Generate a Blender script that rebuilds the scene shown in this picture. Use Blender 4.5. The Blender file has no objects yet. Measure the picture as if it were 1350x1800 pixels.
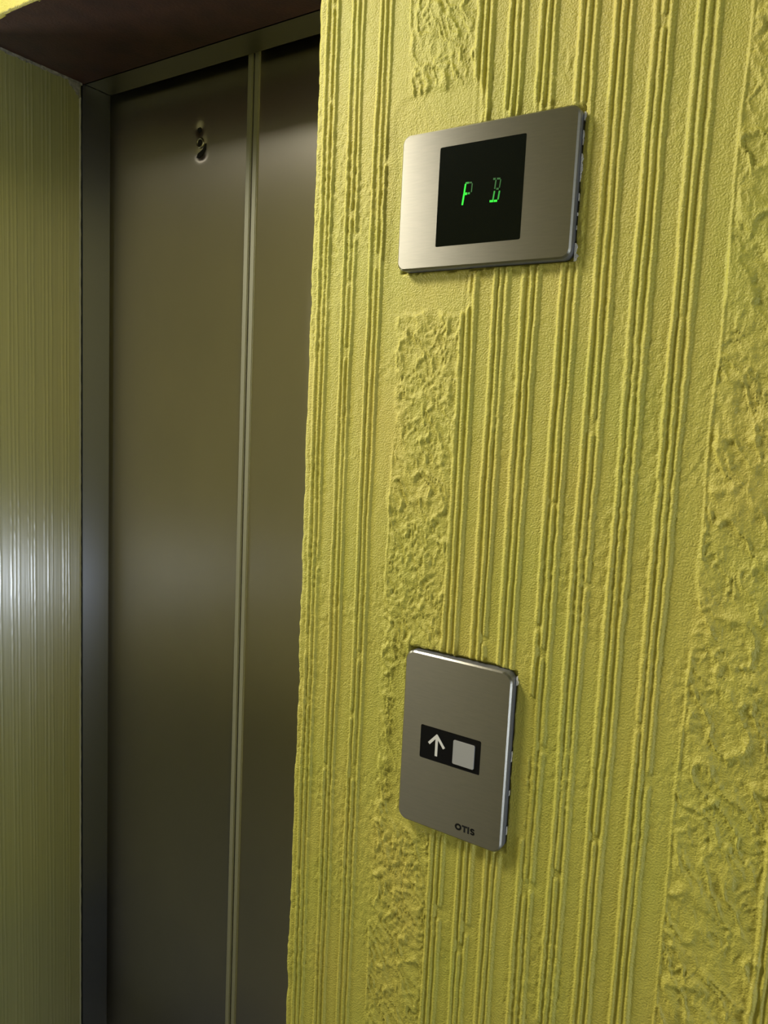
import bpy, bmesh, math, random
import numpy as np
from mathutils import Matrix, Vector

S = bpy.context.scene
C = S.collection
PI = math.pi

# ------------------------------------------------------------------ camera
cam_d = bpy.data.cameras.new('camera'); cam = bpy.data.objects.new('camera', cam_d); C.objects.link(cam)
rt = Vector((0.83106733, 0.55419102, 0.04689776)); up = Vector((-0.10558402, 0.07441945, 0.99162178)); fw = Vector((-0.54605779, 0.82905612, -0.12036129))
cam.matrix_world = Matrix(((rt.x, up.x, -fw.x, 0), (rt.y, up.y, -fw.y, -0.80), (rt.z, up.z, -fw.z, 1.50), (0, 0, 0, 1)))
cam_d.sensor_fit = 'VERTICAL'; cam_d.sensor_height = 36.0
cam_d.lens = 1358.1 / 1800 * 36.0
cam_d.clip_start = 0.02; cam_d.clip_end = 60
S.camera = cam

# ------------------------------------------------------------------ world, light, exposure
w = bpy.data.worlds.new('world'); S.world = w; w.use_nodes = True
w.node_tree.nodes['Background'].inputs[0].default_value = (0.55, 0.65, 0.9, 1)
w.node_tree.nodes['Background'].inputs[1].default_value = 0.05

def area(name, loc, target, sx, sy, power, col, spread=180):
    l = bpy.data.lights.new(name, 'AREA'); l.shape = 'RECTANGLE'; l.size = sx; l.size_y = sy
    l.energy = power; l.color = col; l.spread = math.radians(spread)
    o = bpy.data.objects.new(name, l); C.objects.link(o)
    o.location = loc
    o.rotation_euler = (Vector(target) - Vector(loc)).to_track_quat('-Z', 'Y').to_euler()
    return o
# ceiling lamp of the lobby, an unseen rear strip added as fill, daylight through the low stair window
area('ceiling_lamp', (-1.50, -0.76, 2.70), (-0.42, 0.0, 1.45), 0.42, 0.42, 13.5, (1.0, 0.93, 0.80), 104)
area('left_window_daylight', (-2.93, -0.66, 1.60), (-0.4, -0.1, 1.45), 0.40, 1.0, 27, (1.0, 0.97, 0.84))
area('rear_fill_light', (0.45, -2.54, 1.32), (0.3, 0, 1.32), 0.10, 2.7, 4, (0.92, 0.96, 1.0))  # added fill strip, sized for glints on the plate edges
area('stair_window_daylight', (2.9, -0.85, 0.20), (-1.4, 0.1, 0.8), 1.1, 0.15, 44, (0.78, 0.86, 1.0))

vs = S.view_settings
vs.view_transform = 'Standard'; vs.look = 'None'; vs.gamma = 1.0; vs.use_curve_mapping = False
vs.exposure = -0.12
S.cycles.max_bounces = 8

# ------------------------------------------------------------------ helpers
def mat(name, base, rough=0.5, metal=0.0, **k):
    m = bpy.data.materials.new(name); m.use_nodes = True
    b = m.node_tree.nodes['Principled BSDF']
    b.inputs['Base Color'].default_value = (*base, 1); b.inputs['Roughness'].default_value = rough
    b.inputs['Metallic'].default_value = metal
    for kk, v in k.items(): b.inputs[kk.replace('_', ' ')].default_value = v
    return m

def nodes(m): return m.node_tree.nodes, m.node_tree.links, m.node_tree.nodes['Principled BSDF']

def tc(m, scale):
    n, l, b = nodes(m)
    g = n.new('ShaderNodeNewGeometry'); mp = n.new('ShaderNodeMapping'); mp.inputs['Scale'].default_value = scale
    l.new(g.outputs['Position'], mp.inputs['Vector']); return mp.outputs[0]

def noise_colour(m, scale, c1, c2, detail=3, lo=0.3, hi=0.7, sc=1.0):
    n, l, b = nodes(m)
    t = n.new('ShaderNodeTexNoise'); t.inputs['Scale'].default_value = sc; t.inputs['Detail'].default_value = detail
    l.new(tc(m, scale), t.inputs['Vector'])
    r = n.new('ShaderNodeValToRGB'); r.color_ramp.elements[0].position = lo; r.color_ramp.elements[1].position = hi
    r.color_ramp.elements[0].color = (*c1, 1); r.color_ramp.elements[1].color = (*c2, 1)
    l.new(t.outputs[0], r.inputs[0]); l.new(r.outputs[0], b.inputs['Base Color'])
    return r

def bump(m, scale, dist, detail=2, strength=1.0, prev=None):
    n, l, b = nodes(m)
    t = n.new('ShaderNodeTexNoise'); t.inputs['Scale'].default_value = 1; t.inputs['Detail'].default_value = detail
    l.new(tc(m, scale), t.inputs['Vector'])
    bp = n.new('ShaderNodeBump'); bp.inputs['Distance'].default_value = dist; bp.inputs['Strength'].default_value = strength
    l.new(t.outputs[0], bp.inputs['Height'])
    if prev: l.new(prev.outputs[0], bp.inputs['Normal'])
    l.new(bp.outputs[0], b.inputs['Normal']); return bp

def tangent(m, rot, aniso):
    n, l, b = nodes(m)
    t = n.new('ShaderNodeTangent'); t.direction_type = 'UV_MAP'; t.uv_map = 'uv'
    l.new(t.outputs[0], b.inputs['Tangent'])
    b.inputs['Anisotropic'].default_value = aniso; b.inputs['Anisotropic Rotation'].default_value = rot

# ------------------------------------------------------------------ materials
M = {}
m = M['yellow'] = mat('yellow_gloss_paint', (0.60, 0.53, 0.10), 0.48)
noise_colour(m, (9, 9, 5), (0.57, 0.55, 0.088), (0.645, 0.56, 0.10), 3)
b1 = bump(m, (520, 520, 520), 0.0013, 3)
m.node_tree.nodes['Principled BSDF'].inputs['Specular IOR Level'].default_value = 0.5
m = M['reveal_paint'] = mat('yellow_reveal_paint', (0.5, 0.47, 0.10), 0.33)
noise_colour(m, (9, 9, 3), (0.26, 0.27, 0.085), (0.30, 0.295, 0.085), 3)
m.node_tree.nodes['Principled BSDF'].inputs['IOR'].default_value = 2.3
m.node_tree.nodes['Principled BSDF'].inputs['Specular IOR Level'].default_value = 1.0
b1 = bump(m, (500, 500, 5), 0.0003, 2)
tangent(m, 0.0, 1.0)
m = M['plain_yellow'] = mat('plain_yellow_paint', (0.48, 0.44, 0.11), 0.6)
noise_colour(m, (3, 3, 3), (0.44, 0.40, 0.15), (0.48, 0.43, 0.16))
m = M['steel_door'] = mat('brushed_door_steel', (0.42, 0.39, 0.33), 0.42, 1.0)
noise_colour(m, (3, 3, 2), (0.60, 0.565, 0.485), (0.68, 0.635, 0.53), 4)
bump(m, (700, 700, 8), 0.00004, 2)
tangent(m, 0.0, 1.0)
m = M['steel_jamb'] = mat('brushed_jamb_steel', (0.33, 0.35, 0.41), 0.40, 1.0)  # cool window reflection put into the bluish base colour
bump(m, (700, 700, 8), 0.00004, 2)
tangent(m, 0.0, 1.0)
m = M['steel_plate'] = mat('satin_plate_steel', (0.45, 0.42, 0.34), 0.36, 1.0)
noise_colour(m, (60, 60, 500), (0.40, 0.39, 0.33), (0.43, 0.415, 0.35), 3)
bump(m, (1400, 1400, 1400), 0.00004, 1)
tangent(m, 0.25, 0.85)
m = M['strip'] = mat('grey_edge_strip', (0.36, 0.36, 0.26), 0.5, 0.0)
m = M['soffit'] = mat('dark_maroon_paint', (0.045, 0.015, 0.012), 0.6)
noise_colour(m, (20, 20, 20), (0.030, 0.011, 0.010), (0.055, 0.020, 0.014))
bump(m, (200, 200, 200), 0.0006)
m = M['plaster'] = mat('bare_white_plaster', (0.80, 0.79, 0.74), 0.9)
bump(m, (700, 700, 700), 0.001)
m = M['cement'] = mat('grey_cement', (0.20, 0.20, 0.17), 0.9)
noise_colour(m, (120, 120, 120), (0.12, 0.12, 0.10), (0.32, 0.31, 0.26))
bump(m, (500, 500, 500), 0.001)
M['black'] = mat('black_plastic', (0.006, 0.006, 0.008), 0.25)
M['screen'] = mat('black_screen_glass', (0.003, 0.005, 0.003), 0.18, Specular_IOR_Level=0.25)
M['void'] = mat('dark_shaft', (0.01, 0.01, 0.01), 0.9)
M['white'] = mat('white_print', (0.85, 0.84, 0.78), 0.6)
M['ink'] = mat('ink_and_hole_shade', (0.01, 0.01, 0.01), 0.6)
M['button'] = mat('frosted_metal_button', (0.52, 0.52, 0.50), 0.55, 0.3)
bump(M['button'], (900, 900, 900), 0.0001)
def emis(name, col, s):
    m = mat(name, (0.0, 0.02, 0.0), 0.4); b = m.node_tree.nodes['Principled BSDF']
    b.inputs['Emission Color'].default_value = (*col, 1); b.inputs['Emission Strength'].default_value = s; return m
M['led'] = [emis('green_led_bright', (0.02, 1.0, 0.04), 1.0), emis('green_led_mid', (0.04, 0.8, 0.07), 0.48), emis('green_led_faint', (0.10, 0.7, 0.11), 0.15)]
m = M['floor'] = mat('grey_floor_tile', (0.07, 0.08, 0.10), 0.5)
m = M['ceil'] = mat('off_white_ceiling', (0.30, 0.29, 0.25), 0.8)
bump(m, (60, 60, 60), 0.001)
M['frame_paint'] = mat('grey_window_frame', (0.4, 0.4, 0.38), 0.5)
M['window_glass'] = mat('sky_lit_glass', (0.8, 0.85, 0.9), 0.05)

# ------------------------------------------------------------------ object helpers
def link(name, me, m=None, parent=None):
    o = bpy.data.objects.new(name, me); C.objects.link(o)
    if m: me.materials.append(m)
    if parent: o.parent = parent
    return o
def from_bm(name, bm, m=None, parent=None, smooth=False):
    me = bpy.data.meshes.new(name); bm.normal_update(); bm.to_mesh(me); bm.free()
    if smooth: me.shade_smooth()
    return link(name, me, m, parent)
def tag(o, label=None, cat=None, kind=None, group=None):
    if label: o['label'] = label
    if cat: o['category'] = cat
    if kind: o['kind'] = kind
    if group: o['group'] = group
    return o
def add_box(bm, lo, hi):
    r = bmesh.ops.create_cube(bm, size=1)
    for v in r['verts']:
        v.co = Vector([lo[i] + (v.co[i] + .5) * (hi[i] - lo[i]) for i in range(3)])
    return r['verts']
def box(name, lo, hi, m, parent=None, bev=0.0, uv=False, seg=2):
    bm = bmesh.new(); add_box(bm, lo, hi)
    if bev: bmesh.ops.bevel(bm, geom=bm.edges[:], offset=bev, segments=seg, affect='EDGES', profile=0.5)
    if uv: uv_z(bm)
    return from_bm(name, bm, m, parent)
def uv_z(bm):
    """u runs along the horizontal in every face, v along the height"""
    L = bm.loops.layers.uv.new('uv')
    for f in bm.faces:
        for lp in f.loops:
            c = lp.vert.co; lp[L].uv = (c.x + c.y * 0.731, c.z + c.y * 0.01)

def hash2(ix, iy, seed):
    h = (ix.astype(np.int64) * 374761393 + iy.astype(np.int64) * 668265263 + seed * 974711) & 0xffffffff
    h = ((h ^ (h >> 13)) * 1274126177) & 0xffffffff
    h = (h ^ (h >> 16)) & 0xffffff
    return h / float(0xffffff)
def vn(x, y, seed):
    x, y = np.broadcast_arrays(x, y)
    ix = np.floor(x); iy = np.floor(y); fx = x - ix; fy = y - iy
    fx = fx * fx * fx * (fx * (fx * 6 - 15) + 10); fy = fy * fy * fy * (fy * (fy * 6 - 15) + 10)
    a = hash2(ix, iy, seed); b = hash2(ix + 1, iy, seed); c = hash2(ix, iy + 1, seed); d = hash2(ix + 1, iy + 1, seed)
    return (a * (1 - fx) + b * fx) * (1 - fy) + (c * (1 - fx) + d * fx) * fy
def fbm(x, y, seed, o=3):
    s = 0; a = 1; t = 0
    for i in range(o):
        s = s + a * vn(x * 2 ** i, y * 2 ** i, seed + i * 7); t += a; a *= .5
    return s / t
def sstep(a, b, x):
    t = np.clip((x - a) / (b - a), 0, 1); return t * t * (3 - 2 * t)

def grid_mesh(name, P, m, parent=None, uv=None):
    """P: (nv, nu, 3)"""
    nv, nu = P.shape[:2]
    me = bpy.data.meshes.new(name)
    me.vertices.add(nv * nu); me.vertices.foreach_set('co', P.reshape(-1).astype(np.float32))
    idx = np.arange(nv * nu).reshape(nv, nu)
    q = np.stack([idx[:-1, :-1], idx[:-1, 1:], idx[1:, 1:], idx[1:, :-1]], -1).reshape(-1, 4)
    me.loops.add(q.size); me.loops.foreach_set('vertex_index', q.reshape(-1).astype(np.int32))
    me.polygons.add(len(q)); me.polygons.foreach_set('loop_start', (np.arange(len(q)) * 4).astype(np.int32))
    me.polygons.foreach_set('use_smooth', np.ones(len(q), bool))
    if uv is not None:
        L = me.uv_layers.new(name='uv'); L.data.foreach_set('uv', uv.reshape(-1, 2)[q.reshape(-1)].reshape(-1).astype(np.float32))
    me.update(calc_edges=True); me.validate()
    return link(name, me, m, parent)

# ------------------------------------------------------------------ main dimensions (metres)
ZF = -0.14                      # floor level
XL, XR = -1.4835, -0.659        # opening in the lobby wall
ZT = 2.157                      # underside of the lintel
YF0, YF1, YD = 0.2515, 0.313, 0.335   # steel frame from / to, door face
UP = (-0.5174, -0.3044, 1.6733, 1.8253)   # upper plate x0 x1 z0 z1
LO = (-0.4772, -0.3355, 1.0032, 1.2209)

# ------------------------------------------------------------------ embossed wall relief
TRI = [-636, -596.5, -556, -424, -385.5, -350, -307, -270.5, -231, -189.5]
def relief(x, z, seed=0):
    """height (m) of the embossed covering at wall position x, z (arrays)"""
    per = 0.3685
    h = np.zeros(np.broadcast(x, z).shape)
    xs = []
    base = [t / 1000 for t in TRI]
    cyc = base[3:]
    cs = base + [c + per for c in cyc] + [c + 2 * per for c in cyc] + [c + 3 * per for c in cyc]
    xflat = x[0] if x.ndim == 2 else x
    for i, c in enumerate(cs):
        i0 = np.searchsorted(xflat, c - 0.02); i1 = np.searchsorted(xflat, c + 0.02)
        if i1 - i0 < 2: continue
        X = x[:, i0:i1]; Z = z[:, i0:i1]; z1 = Z[:, :1]
        for k in (-1, 0, 1):
            sd = seed + i * 31 + k * 7
            seg = np.floor(z1 / 0.23 + vn(z1 * 0 + 3.3, z1 * 0 + i, sd) * 3)
            jump = (hash2(seg, seg * 0 + k, sd + 5) - .5) * 0.0012
            wob = (vn(z1 * 11, z1 * 0 + k, sd) - .5) * 0.0013 + (vn(z1 * 70, z1 * 0, sd + 1) - .5) * 0.0008 + jump
            wid = 0.00265 + (vn(z1 * 14, z1 * 0, sd + 2) - .5) * 0.0008
            amp = 0.8 + 0.35 * vn(z1 * 9, z1 * 0, sd + 3)
            brk = sstep(0.95, 0.975, vn(z1 * 36, z1 * 0, sd + 4))
            amp = amp * (1 - 0.75 * brk)
            if i in (0, 1, 2): wid = wid * 0.85; amp = amp * 0.85
            d = (X - c - k * 0.0079 - wob) / wid
            h[:, i0:i1] += 0.0030 * amp * np.exp(-np.abs(d) ** 2.6)
        # shallow trough under the group
        h[:, i0:i1] -= 0.0004 * np.exp(-((X - c) / 0.013) ** 4)
    # rough crinkled bands
    for j, (a, b) in enumerate([(-0.520, -0.434), (-0.1525, -0.060), (0.216, 0.300), (0.585, 0.67)]):
        i0 = np.searchsorted(xflat, a - 0.012); i1 = np.searchsorted(xflat, b + 0.014)
        if i1 - i0 < 2: continue
        X = x[:, i0:i1]; Z = z[:, i0:i1]; sd = seed + 400 + j * 50
        edge = (fbm(X * 30, Z * 22, sd, 3) - .5) * 0.012
        mask = sstep(a - 0.003, a + 0.006, X + edge) * (1 - sstep(b - 0.004, b + 0.004, X + edge * .4))
        wx = (fbm(X * 45, Z * 45, sd + 1) - .5) * 0.017; wz = (fbm(X * 45 + 9, Z * 45, sd + 2) - .5) * 0.017
        th = math.radians(60)
        U = (X + wx) * math.cos(th) - (Z + wz) * math.sin(th)      # along, down to the right
        V = (X + wx) * math.sin(th) + (Z + wz) * math.cos(th)
        big = 1.0 if j % 2 == 0 else 0.72; bamp = 1.0 if j % 2 == 0 else 1.35
        r1 = 1 - np.abs(2 * vn(U * 34 * big, V * 125 * big, sd + 3) - 1)
        r2 = 1 - np.abs(2 * vn(U * 130 * big, V * 190 * big, sd + 4) - 1)
        r3 = fbm(X * 260, Z * 230, sd + 5, 2)
        pres = sstep(0.30, 0.58, fbm(X * 28, Z * 22, sd + 6))
        worm = bamp * (r1 ** 3.0) * 0.0030 * (0.5 + 0.5 * pres) + (r2 ** 3) * 0.0019 * (0.45 + 0.55 * (1 - pres))
        worm += (r3 - .5) * 0.0010
        h[:, i0:i1] += mask * worm
        # thin raised line along the left edge of the band, broken in places
        z1 = Z[:, :1]
        wob = (vn(z1 * 8, z1 * 0, sd + 8) - .5) * 0.005 + (vn(z1 * 60, z1 * 0, sd + 9) - .5) * 0.0012
        on = sstep(0.40, 0.52, vn(z1 * 9, z1 * 0, sd + 10))
        h[:, i0:i1] += 0.0013 * on * np.exp(-((X - a - wob) / 0.0016) ** 2)
    # worn, grainy flats
    g = fbm(x * 130, z * 95, seed + 900, 2)
    sp = sstep(0.52, 0.68, fbm(x * 14, z * 8, seed + 903))
    h += (g - .5) * 0.0005 + sp * (fbm(x * 240, z * 180, seed + 910, 2) - .5) * 0.0016
    h += (fbm(x * 6, z * 4, seed + 920, 2) - .5) * 0.0022
    return h

def plate_zone(x, z, P, grow, seed, wob):
    dx = np.maximum(np.maximum(P[0] - x, x - P[1]), 0); dz = np.maximum(np.maximum(P[2] - z, z - P[3]), 0)
    d = np.hypot(dx, dz) + (fbm(x * 60, z * 60, seed, 3) - .5) * wob
    return 1 - sstep(grow * .6, grow, d)

# wall_right: the long lobby wall right of the opening, wrapped a little way into the recess
us = np.concatenate([np.arange(-0.275, -0.012, 0.012), np.arange(-0.010, 0.012, 0.0012),
                     np.arange(0.012, 0.690, 0.00085), np.arange(0.690, 1.30, 0.0020), np.linspace(1.31, 3.24, 30)])
zs = np.concatenate([np.linspace(ZF, 0.54, 40), np.arange(0.55, 2.08, 0.0021), np.linspace(2.09, 2.80, 60)])
UU, ZZ = np.meshgrid(us, zs)
RC = 0.007
ang = np.clip(UU / RC * 1.0 + 0.0, -PI / 4, PI / 4)     # around the corner
a2 = (ang + PI / 4)                                   # 0..pi/2 : reveal -> wall
# path: reveal part (u<-s), arc, wall part
s = RC * PI / 4
cx, cy = XR + RC, RC
X0 = np.where(UU < -s, XR, np.where(UU > s, cx + (UU - s), cx - RC * np.cos(a2)))
Y0 = np.where(UU < -s, cy + (-s - UU), np.where(UU > s, 0.0, cy - RC * np.sin(a2)))
NX = np.where(UU < -s, -1.0, np.where(UU > s, 0.0, -np.cos(a2)))
NY = np.where(UU < -s, 0.0, np.where(UU > s, -1.0, -np.sin(a2)))
XW = cx + (UU - s)                                    # unrolled coordinate
H = relief(XW, ZZ, 0)
wavy = (fbm(ZZ * 22, ZZ * 0, 77, 4) - .5) * 0.0045 * np.exp(-(np.maximum(UU, 0) / 0.012) ** 2)
H = H + wavy
inn = 1 - sstep(2.2, 3.2, UU)
up_flat = plate_zone(XW, ZZ, (-0.5174, -0.44, 1.642, 1.858), 0.022, 5, 0.016)
H = H * (1 - 0.85 * up_flat) - 0.0006 * up_flat
up_f2 = plate_zone(XW, ZZ, UP, 0.008, 6, 0.006)
H = H * (1 - 0.5 * up_f2)
lo_f = plate_zone(XW, ZZ, (-0.49, -0.40, 1.00, 1.20), 0.012, 8, 0.012)
H = H * (1 - 0.6 * lo_f)
lo_r = plate_zone(XW, ZZ, (-0.345, -0.318, 1.03, 1.19), 0.008, 9, 0.010)
H = H * (1 - 0.9 * lo_r)
# the cut-outs behind the plates: the covering stops raggedly short of the steel
for P, sd in ((UP, 21), (LO, 22)):
    q = plate_zone(XW, ZZ, P, 0.0018, sd, 0.0026)
    H = H * (1 - q) - 0.006 * q
P3 = np.stack([X0 + NX * H, Y0 + NY * H, ZZ], -1)
wall_right = grid_mesh('wall_right', P3, M['yellow'])
tag(wall_right, 'yellow glossy wall with embossed vertical ridges and crinkled bands right of the elevator', None, 'structure')

# wall_left: lobby wall left of the opening and its reveal in the recess
us = np.concatenate([np.linspace(-1.55, -0.35, 80), np.arange(-0.349, -0.01, 0.0016), np.arange(-0.010, 0.2395, 0.00085)])
zs = np.linspace(ZF, ZT - 0.004, 540)
UU, ZZ = np.meshgrid(us, zs)
cx, cy = XL - RC, RC
a2 = np.clip(UU / RC, -PI / 4, PI / 4) + PI / 4           # 0 : wall, pi/2 : reveal
X0 = np.where(UU < -s, cx + UU + s, np.where(UU > s, XL, cx + RC * np.sin(a2)))
Y0 = np.where(UU < -s, 0.0, np.where(UU > s, cy + UU - s, cy - RC * np.cos(a2)))
NX = np.where(UU < -s, 0.0, np.where(UU > s, 1.0, np.sin(a2)))
NY = np.where(UU < -s, -1.0, np.where(UU > s, 0.0, -np.cos(a2)))
H = np.zeros_like(UU)
xf = us
lines = [0.0787, 0.0868, 0.0949, 0.1161, 0.1233, 0.1305, 0.1525, 0.1612, 0.170, 0.1955, 0.2033, 0.2098, 0.0390, 0.0470, 0.0550, 0.010, 0.018]
lines += [-(0.03 + 0.0393 * k) + d for k in range(8) for d in (-.008, 0, .008)]
for i, c in enumerate(lines):
    i0, i1 = np.searchsorted(xf, c - 0.01), np.searchsorted(xf, c + 0.01)
    if i1 - i0 < 2: continue
    z1 = ZZ[:, :1]
    wob = (vn(z1 * 12, z1 * 0, 500 + i) - .5) * 0.0014 + (vn(z1 * 60, z1 * 0, 600 + i) - .5) * 0.0006
    amp = 0.4 + 0.8 * vn(z1 * 7, z1 * 0, 700 + i)
    H[:, i0:i1] += 0.00085 * amp * np.exp(-np.abs((UU[:, i0:i1] - c - wob) / 0.0019) ** 2.4)
H += (fbm(UU * 130, ZZ * 5, 960, 2) - .5) * 0.0004
H += (fbm(UU * 420, ZZ * 1.5, 970, 2) - .5) * 0.00035
P3 = np.stack([X0 + NX * H, Y0 + NY * H, ZZ], -1)
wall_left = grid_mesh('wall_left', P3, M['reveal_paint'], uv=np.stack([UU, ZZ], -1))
tag(wall_left, 'yellow ridged wall and reveal left of the elevator door', None, 'structure')

# grey cement line where the covering stops under the soffit and beside the frame, joined to the left wall
bm = bmesh.new(); rnd = random.Random(4)
for k in range(26):          # ragged line under the soffit
    y0 = 0.004 + k * 0.0092; hh = 0.004 + rnd.random() * 0.003
    add_box(bm, (XL - 0.004, y0, ZT - hh), (XL + 0.0005 + rnd.random() * 0.0012, y0 + 0.0093, ZT))
for k in range(9):           # bare patch in the back corner
    y0 = 0.212 + k * 0.0029; hh = 0.010 + 0.020 * (k / 8) ** 1.2 + rnd.random() * 0.003
    add_box(bm, (XL - 0.004, y0, ZT - hh), (XL + 0.0010 + rnd.random() * 0.0006, y0 + 0.003, ZT - 0.001))
from_bm('cement_edge', bm, M['cement'], wall_left)
zz = np.linspace(ZF, ZT - 0.03, 400); bm = bmesh.new(); prev = None
for i, z in enumerate(zz):   # thin caulk bead down the back edge of the reveal
    o_ = 0.0007 * math.sin(i * 0.9) * rnd.random()
    ring = [bm.verts.new((XL - 0.003, 0.2355, z)), bm.verts.new((XL + 0.0014 + o_, 0.2372 + o_, z)),
            bm.verts.new((XL + 0.0016 + o_, 0.2400, z)), bm.verts.new((XL - 0.003, 0.2415, z))]
    if prev:
        for a in range(3): bm.faces.new((prev[a], prev[a + 1], ring[a + 1], ring[a]))
    prev = ring
from_bm('caulk_bead', bm, mat('pale_caulk', (0.42, 0.42, 0.30), 0.5), wall_left, True)

# wall_top: lintel over the opening
xs = np.linspace(XL - 1.55, XR + 0.0, 420); zs = np.concatenate([[ZT], np.linspace(ZT + .001, 2.80, 200)])
UU, ZZ = np.meshgrid(xs, zs)
H = relief(UU + 0.9, ZZ, 50) * 0.8
Y = -H; Y[0] = 0.006; Zt = ZZ + (fbm(UU * 40, UU * 0, 31, 3) - .5) * 0.006 * (ZZ < ZT + .004)
lintel = grid_mesh('wall_top', np.stack([UU, Y, Zt], -1), M['yellow'])
tag(lintel, 'yellow textured wall over the elevator opening', None, 'structure')

# soffit of the recess
o = box('trim_1', (XL - 0.02, 0.004, ZT), (XR + 0.02, YF0, ZT + 0.03), M['soffit'])
tag(o, 'dark maroon painted soffit above the elevator recess', None, 'structure')
# shaft side: dark masonry behind the frame
sh = box('wall_back', (XL - 0.6, 0.42, ZF), (XR + 0.6, 0.46, 2.8), M['void'])
tag(sh, 'dark shaft wall behind the elevator doors', None, 'structure')

# ------------------------------------------------------------------ steel door frame
fr = bpy.data.objects.new('door_frame', None); C.objects.link(fr); fr.location = (0, 0, 0)
tag(fr, 'brushed steel frame around the elevator doors', 'door frame')
box('jamb', (XL - 0.05, YF0 - 0.0045, ZF), (XL, YF1, ZT), M['steel_jamb'], fr, 0.0012, True)
box('jamb', (XR, YF0 + 0.02, ZF), (XR + 0.05, YF1, ZT), M['steel_jamb'], fr, 0.0012, True)
hd = bmesh.new(); add_box(hd, (XL, YF0 - 0.0045, ZT), (XR + 0.0, YF1, ZT + 0.04))
bmesh.ops.bevel(hd, geom=hd.edges[:], offset=0.0012, segments=2, affect='EDGES', profile=0.5)
L = hd.loops.layers.uv.new('uv')
for f in hd.faces:
    for lp in f.loops: lp[L].uv = (lp.vert.co.y, lp.vert.co.x)
from_bm('header', hd, mat('shaded_header_steel', (0.20, 0.20, 0.14), 0.45, 1.0), fr)  # same steel as the frame, underside shade put into a darker base
bm = bmesh.new(); add_box(bm, (XL - 0.0005, YF0 - 0.0072, ZF), (XL + 0.0018, YF0 - 0.0040, ZT - 0.004))
uv_z(bm); from_bm('edge_lip', bm, M['steel_jamb'], fr)
box('sill', (XL, YF0, ZF), (XR, 0.40, ZF + 0.006), M['steel_jamb'], fr, 0, True)

# ------------------------------------------------------------------ door leaves (box with a dented front)
def leaf(name, x0, x1, label, dents):
    root = bpy.data.objects.new(name, None); C.objects.link(root); root.location = ((x0 + x1) / 2, YD, ZF + 0.008)
    tag(root, label, 'elevator door', 'structure')
    def ax(a, b, step, cs):
        v = set(np.round(np.linspace(a, b, max(2, int((b - a) / step) + 1)), 6))
        for c in cs:
            v |= set(np.round(np.arange(max(a, c - 0.045), min(b, c + 0.045), 0.0011), 6))
        return np.array(sorted(v))
    xs = ax(x0, x1, 0.02, [d[0] for d in dents]); zs = ax(ZF + 0.008, 2.20, 0.05, [d[1] for d in dents])
    X, Z = np.meshgrid(xs, zs)
    Y = np.full(X.shape, YD) + (fbm(X * 5, Z * 2.5, 41, 2) - .5) * 0.0010
    for (dx, dz, rx, rz, dep) in dents:
        r = np.hypot((X - dx) / rx, (Z - dz) / rz); Y = Y + dep * np.exp(-r ** 2.2)
    # wrap the sides to the back
    P = np.stack([X, Y, Z], -1); back = P.copy()
    left = P[:, :1].copy(); left[..., 1] = YD + 0.03; right = P[:, -1:].copy(); right[..., 1] = YD + 0.03
    P = np.concatenate([left, P, right], 1)
    uv = np.stack([P[..., 0] + P[..., 1] * 0.3, P[..., 2]], -1)
    o = grid_mesh('panel', P, M['steel_door'], root, uv)
    o.location = -root.location
    me = o.data; me.set_sharp_from_angle(angle=math.radians(40))
    return root
XS = -1.0858
kx, kz = -1.2300, 2.030
d1 = leaf('door_1', XL - 0.08, XS - 0.002, 'left brushed steel elevator door leaf with a key hole near its top',
          [(kx - 0.002, kz + 0.027, 0.009, 0.010, 0.003), (kx + 0.004, kz - 0.020, 0.014, 0.011, 0.003), (kx + 0.012, kz - 0.006, 0.008, 0.012, 0.002)])
d2 = leaf('door_2', XS + 0.002, XR + 0.08, 'right brushed steel elevator door leaf beside the yellow wall', [])
def strip(root, xa, xb, nm='edge_strip'):
    bm = bmesh.new(); add_box(bm, (xa, YD - 0.004, ZF + 0.01), (xb, YD + 0.004, 2.20))
    bmesh.ops.bevel(bm, geom=bm.edges[:], offset=0.0015, segments=2, affect='EDGES')
    uv_z(bm); o = from_bm(nm, bm, M['strip'], root); o.location = -root.location; return o
s1 = strip(d1, XS - 0.0150, XS - 0.0022); s2 = strip(d2, XS + 0.0022, XS + 0.0145)
s1['label'] = s2['label'] = 'pale grey upright strip along the meeting edge'
# key hole: raised ring with a dark bore
def torus(bm, c, R, r, n=28, k=10, lo=None):
    ring = []
    for i in range(n):
        a = 2 * PI * i / n
        ring.append([bm.verts.new((c[0] + (R + r * math.cos(2 * PI * j / k)) * math.cos(a), c[1] - r * math.sin(2 * PI * j / k),
                                   c[2] + (R + r * math.cos(2 * PI * j / k)) * math.sin(a))) for j in range(k)])
    for i in range(n):
        for j in range(k):
            bm.faces.new((ring[i][j], ring[(i + 1) % n][j], ring[(i + 1) % n][(j + 1) % k], ring[i][(j + 1) % k]))
bm = bmesh.new(); torus(bm, (kx, YD + 0.0005, kz), 0.0085, 0.0026)
bm.normal_update(); bmesh.ops.recalc_face_normals(bm, faces=bm.faces[:])
ringo = from_bm('keyhole_ring', bm, mat('polished_ring', (0.6, 0.58, 0.5), 0.22, 1.0), d1, True); ringo.location = -d1.location
bm = bmesh.new(); bmesh.ops.create_cone(bm, segments=24, radius1=0.0078, radius2=0.0078, depth=0.006, cap_ends=True)
bmesh.ops.rotate(bm, verts=bm.verts, cent=(0, 0, 0), matrix=Matrix.Rotation(PI / 2, 3, 'X'))
bmesh.ops.translate(bm, verts=bm.verts, vec=(kx, YD + 0.0022, kz))
oo = from_bm('keyhole', bm, M['ink'], ringo)
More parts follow.
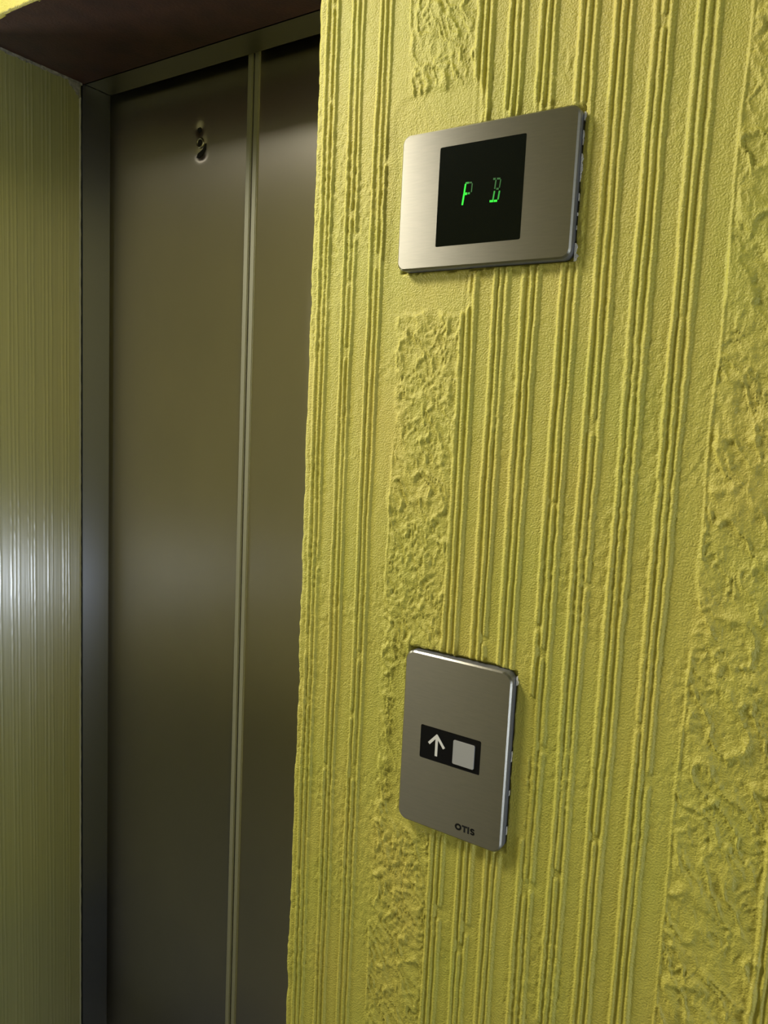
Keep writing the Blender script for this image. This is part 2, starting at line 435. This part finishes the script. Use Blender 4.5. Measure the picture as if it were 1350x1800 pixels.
# black caps drawn for the shade in ragged holes above and under the ring
def pit(pts):
    bm = bmesh.new(); v = [bm.verts.new((kx + a, YD - 0.0004, kz + b)) for a, b in pts]; v2 = [bm.verts.new((kx + a * .9, YD + 0.004, kz + b)) for a, b in pts]
    bm.faces.new(v); n = len(v)
    for i in range(n): bm.faces.new((v[i], v2[i], v2[(i + 1) % n], v[(i + 1) % n]))
    bmesh.ops.recalc_face_normals(bm, faces=bm.faces[:])
    p = from_bm('hole_shade', bm, M['ink'], d1); p.location = -d1.location
pit([(-.0085, .0245), (-.004, .0200), (.001, .0205), (.0025, .0260), (-.001, .0300), (-.007, .0290)])
pit([(-.0105, -.0270), (-.004, -.0290), (.006, -.0240), (.0150, -.0140), (.0170, -.0030), (.0130, -.0040), (.0085, -.0125), (.0010, -.0165), (-.006, -.0195)])

# ------------------------------------------------------------------ wall plates
TH = 0.012
def rr(x0, x1, z0, z1, r, n=8):
    pts = []
    for cx, cz, a0 in ((x1 - r, z1 - r, 0), (x0 + r, z1 - r, 90), (x0 + r, z0 + r, 180), (x1 - r, z0 + r, 270)):
        for i in range(n + 1):
            a = math.radians(a0 + 90 * i / n); pts.append((cx + r * math.cos(a), cz + r * math.sin(a)))
    return pts
def plate_bm(P, r, hole, hr, bev=0.0019, floor=0.0018):
    """faceplate with softened rim and a rectangular recess"""
    bm = bmesh.new()
    def ring(x0, x1, z0, z1, rad, y): return [bm.verts.new((x, y, z)) for x, z in rr(x0, x1, z0, z1, rad)]
    rings = [ring(P[0], P[1], P[2], P[3], r, 0.004), ring(P[0], P[1], P[2], P[3], r, -TH + bev)]
    i = bev; rings.append(ring(P[0] + i, P[1] - i, P[2] + i, P[3] - i, r - i * .8, -TH))
    for A, B in zip(rings, rings[1:]):
        n = len(A)
        for i in range(n):
            f = bm.faces.new((A[i], A[(i + 1) % n], B[(i + 1) % n], B[i])); f.smooth = True
            f.material_index = 1 if A is rings[0] else 0
    inner = ring(*hole, hr, -TH); n = len(inner)
    last = rings[-1]
    for i in range(n):        # rings share the same corner order, so they can be bridged one to one
        bm.faces.new((last[i], last[(i + 1) % n], inner[(i + 1) % n], inner[i]))
    deep = ring(*hole, hr, -TH + floor)
    for i in range(n): bm.faces.new((inner[i], inner[(i + 1) % n], deep[(i + 1) % n], deep[i]))
    bm.faces.new(deep)
    bmesh.ops.recalc_face_normals(bm, faces=bm.faces[:]); uv_z(bm)
    return bm
def prism(bm, pts, y0, y1):
    a = [bm.verts.new((x, y0, z)) for x, z in pts]; b = [bm.verts.new((x, y1, z)) for x, z in pts]
    bm.faces.new(a); bm.faces.new(b[::-1]); n = len(a)
    for i in range(n): bm.faces.new((a[i], b[i], b[(i + 1) % n], a[(i + 1) % n]))
    bmesh.ops.recalc_face_normals(bm, faces=bm.faces[:])
def bar(bm, p, q, w, y0, y1, ext=0.0):
    p = Vector(p); q = Vector(q); d = (q - p).normalized(); n = Vector((-d.y, d.x)) * w / 2
    p = p - d * ext; q = q + d * ext
    prism(bm, [tuple(p + n), tuple(q + n), tuple(q - n), tuple(p - n)], y0, y1)
def root_at(name, P, label, cat):
    o = bpy.data.objects.new(name, None); C.objects.link(o)
    o.location = ((P[0] + P[1]) / 2, 0, P[2]); return tag(o, label, cat)
def put(o, root):
    o.parent = root; o.location = -root.location; return o

side_lit_steel = mat('plate_rim_blue_lit', (0.26, 0.27, 0.32), 0.6, 0.8)  # same plate steel, cool side light put into its bluish base
def face(P, r, hole, hr, root):
    o = from_bm('faceplate', plate_bm(P, r, hole, hr), M['steel_plate']); o.data.materials.append(side_lit_steel)
    o.data.set_sharp_from_angle(angle=math.radians(25)); return put(o, root)
# upper: floor indicator
A = root_at('floor_indicator', UP, 'wide steel floor display plate with green digits on the yellow wall, above the call button', 'display')
SC = (-0.4660, -0.3615, 1.6968, 1.8052)
face(UP, 0.010, SC, 0.002, A)
scr = put(box('screen', (SC[0] + .0004, -TH + 0.0004, SC[2] + .0004), (SC[1] - .0004, -TH + 0.0017, SC[3] - .0004), M['screen']), A)
scr['label'] = 'black glass display screen'
SY0, SY1 = -TH + 0.0001, -TH + 0.0006
segP = [((-.4342, 1.7398), (-.4327, 1.7512), .0021, 0), ((-.4327, 1.7512), (-.4314, 1.7622), .0019, 0), ((-.4314, 1.7630), (-.4276, 1.7629), .0019, 1),
        ((-.4274, 1.7629), (-.4237, 1.7627), .0016, 2), ((-.4231, 1.7618), (-.4236, 1.7525), .0012, 2), ((-.4325, 1.7514), (-.4290, 1.7516), .0026, 0), ((-.4282, 1.7516), (-.4255, 1.7516), .0020, 1)]
segB = [((-.4005, 1.7402), (-.3962, 1.7400), .0022, 0), ((-.3955, 1.7400), (-.3915, 1.7398), .0022, 0), ((-.3966, 1.7412), (-.3953, 1.7505), .0017, 1),
        ((-.3952, 1.7525), (-.3943, 1.7618), .0015, 2), ((-.3977, 1.7632), (-.3948, 1.7630), .0020, 2), ((-.3932, 1.7630), (-.3893, 1.7626), .0018, 2),
        ((-.3897, 1.7532), (-.3886, 1.7618), .0011, 2), ((-.3934, 1.7524), (-.3905, 1.7522), .0019, 2), ((-.3905, 1.7410), (-.3893, 1.7500), .0017, 1)]
for segs in (segP, segB):
    d = bpy.data.objects.new('digit', None); C.objects.link(d); d.parent = A; d.location = (0, 0, 0)
    d['label'] = 'green lit letter P' if segs is segP else 'green lit letter B'
    for p, q, wd, br in segs:
        bm = bmesh.new(); bar(bm, p, q, wd, SY0, SY1, 0.0)
        o = from_bm('segment', bm, M['led'][br]); o.parent = d; o.location = -A.location

# lower: call button plate
B = root_at('call_button_plate', LO, 'upright steel call button plate with an up arrow, below the floor display', 'button panel')
HZ = (-0.4500, -0.3685, 1.0905, 1.1322)
face(LO, 0.0125, HZ, 0.002, B)
bz = put(box('button_bezel', (HZ[0] + .0004, -TH + 0.0003, HZ[2] + .0004), (HZ[1] - .0004, -TH + 0.0017, HZ[3] - .0004), M['black']), B)
bz['label'] = 'black rectangular bezel'
bm = bmesh.new(); add_box(bm, (-0.4042, -TH - 0.0012, 1.0955), (-0.3762, -TH + 0.0008, 1.1246))
ve = [e for e in bm.edges if abs(e.verts[0].co.x - e.verts[1].co.x) < 1e-6 and abs(e.verts[0].co.z - e.verts[1].co.z) < 1e-6]
bmesh.ops.bevel(bm, geom=ve, offset=0.0008, segments=2, affect='EDGES')
bu = put(from_bm('button', bm, M['button']), B); bu['label'] = 'square frosted silver push button'
bm = bmesh.new(); ya, yb = -TH + 0.0001, -TH + 0.0004
bar(bm, (-.4274, 1.0972), (-.4274, 1.1210), .0034, ya, yb)
bar(bm, (-.4274, 1.1228), (-.4372, 1.1118), .0034, ya - .00004, yb, 0.0012); bar(bm, (-.4274, 1.1228), (-.4176, 1.1105), .0034, ya - .00008, yb, 0.0012)
ar = put(from_bm('arrow', bm, M['white']), B); ar['label'] = 'white up arrow'
# lettering: four small raised-ink capitals
bm = bmesh.new(); y0_, y1_ = -TH - 0.00022, -TH + 0.0001; zb, zt = 1.0152, 1.0232
def ell(cx, cz, rx, rz, a0, a1, n): return [(cx + rx * math.cos(math.radians(a0 + (a1 - a0) * i / n)), cz + rz * math.sin(math.radians(a0 + (a1 - a0) * i / n))) for i in range(n + 1)]
def stroke(pts, w):
    for p, q in zip(pts, pts[1:]): bar(bm, p, q, w, y0_, y1_, 0.0002)
zm = (zb + zt) / 2; LW = 0.0021
stroke(ell(-.3916, zm, .0034, .0031, 0, 360, 18), LW)
stroke([(-.3865, zt - LW / 2), (-.3797, zt - LW / 2)], LW); stroke([(-.3831, zt - LW), (-.3831, zb)], LW)
stroke([(-.3780, zt), (-.3780, zb)], LW)
stroke(ell(-.3726, zt - .0024, .0021, .0015, 20, 270, 9) + ell(-.3726, zb + .0024, .0021, .0015, 90, -160, 9), LW * 0.9)
lt = put(from_bm('lettering', bm, M['ink']), B)
lt['label'] = 'small black capital letters'

# ragged bare plaster showing beside the plates, parts of the wall
def chips(name, side, P, z0, z1, seed, amp, dens, parent):
    rnd = random.Random(seed); bm = bmesh.new(); z = z0
    while z < z1:
        hgt = rnd.uniform(0.003, 0.011)
        if rnd.random() < dens:
            wd = rnd.uniform(0.35, 1.0) * amp
            n = 5; pts = []
            for i in range(n + 1): pts.append((P[1] + 0.0006, z + hgt * i / n))
            for i in range(n, -1, -1): pts.append((P[1] + 0.0010 + wd * (0.5 + 0.5 * rnd.random()) * math.sin(PI * (i + .6) / (n + 1.2)), z + hgt * i / n))
            prism(bm, pts, -0.0008 - rnd.random() * 0.0012, 0.006)
        z += hgt
    return from_bm(name, bm, M['plaster'], parent)
chips('bare_plaster', 'r', UP, 1.755, 1.818, 3, 0.0030, 0.92, wall_right)
chips('bare_plaster', 'r', UP, 1.690, 1.755, 13, 0.0016, 0.55, wall_right)
chips('bare_plaster', 'r', UP, 1.672, 1.680, 5, 0.0060, 1.0, wall_right)
chips('bare_plaster', 'r', LO, 1.010, 1.150, 9, 0.0012, 0.10, wall_right)
chips('bare_plaster', 'r', LO, 1.205, 1.214, 11, 0.0035, 1.0, wall_right)

# ------------------------------------------------------------------ the lobby round the camera
RX0, RX1, RY0, RZ1 = -3.0, 2.55, -2.6, 2.80
tag(box('floor', (RX0 - .05, RY0 - .05, ZF - 0.08), (3.0, 0.42, ZF), M['floor']), 'grey tiled lobby floor', None, 'structure')
tag(box('ceiling', (RX0 - .05, RY0 - .05, RZ1), (3.05, 0.46, RZ1 + 0.05), M['ceil']), 'off white lobby ceiling', None, 'structure')
def wall_hole(name, axis, pos, a0, a1, z0, z1, hole, m, label):
    """wall slab with a window opening; axis 'x' = plane at x=pos running along y"""
    bm = bmesh.new()
    h0, h1, k0, k1 = hole
    for (p, q, r, s_) in ((a0, h0, z0, z1), (h1, a1, z0, z1), (h0, h1, z0, k0), (h0, h1, k1, z1)):
        if axis == 'x': add_box(bm, (pos - .05, p, r), (pos + .05, q, s_))
        else: add_box(bm, (p, pos - .05, r), (q, pos + .05, s_))
    return tag(from_bm(name, bm, m), label, None, 'structure')
wall_hole('wall_west', 'x', RX0 - 0.05, RY0, 0.0, ZF, RZ1, (-0.92, -0.40, 1.06, 2.14), M['plain_yellow'], 'yellow lobby wall at the far left with a window')
wall_hole('wall_rear', 'y', RY0 - 0.05, RX0, 3.0, ZF, RZ1, (0.36, 0.54, -0.06, 2.70), M['plain_yellow'], 'yellow lobby wall behind the camera with a narrow slot added for the fill light')
wall_hole('wall_east', 'x', 3.0, RY0, 0.0, ZF, RZ1, (-1.42, -0.28, 0.03, 0.37), M['plain_yellow'], 'yellow lobby wall on the right with a low window')
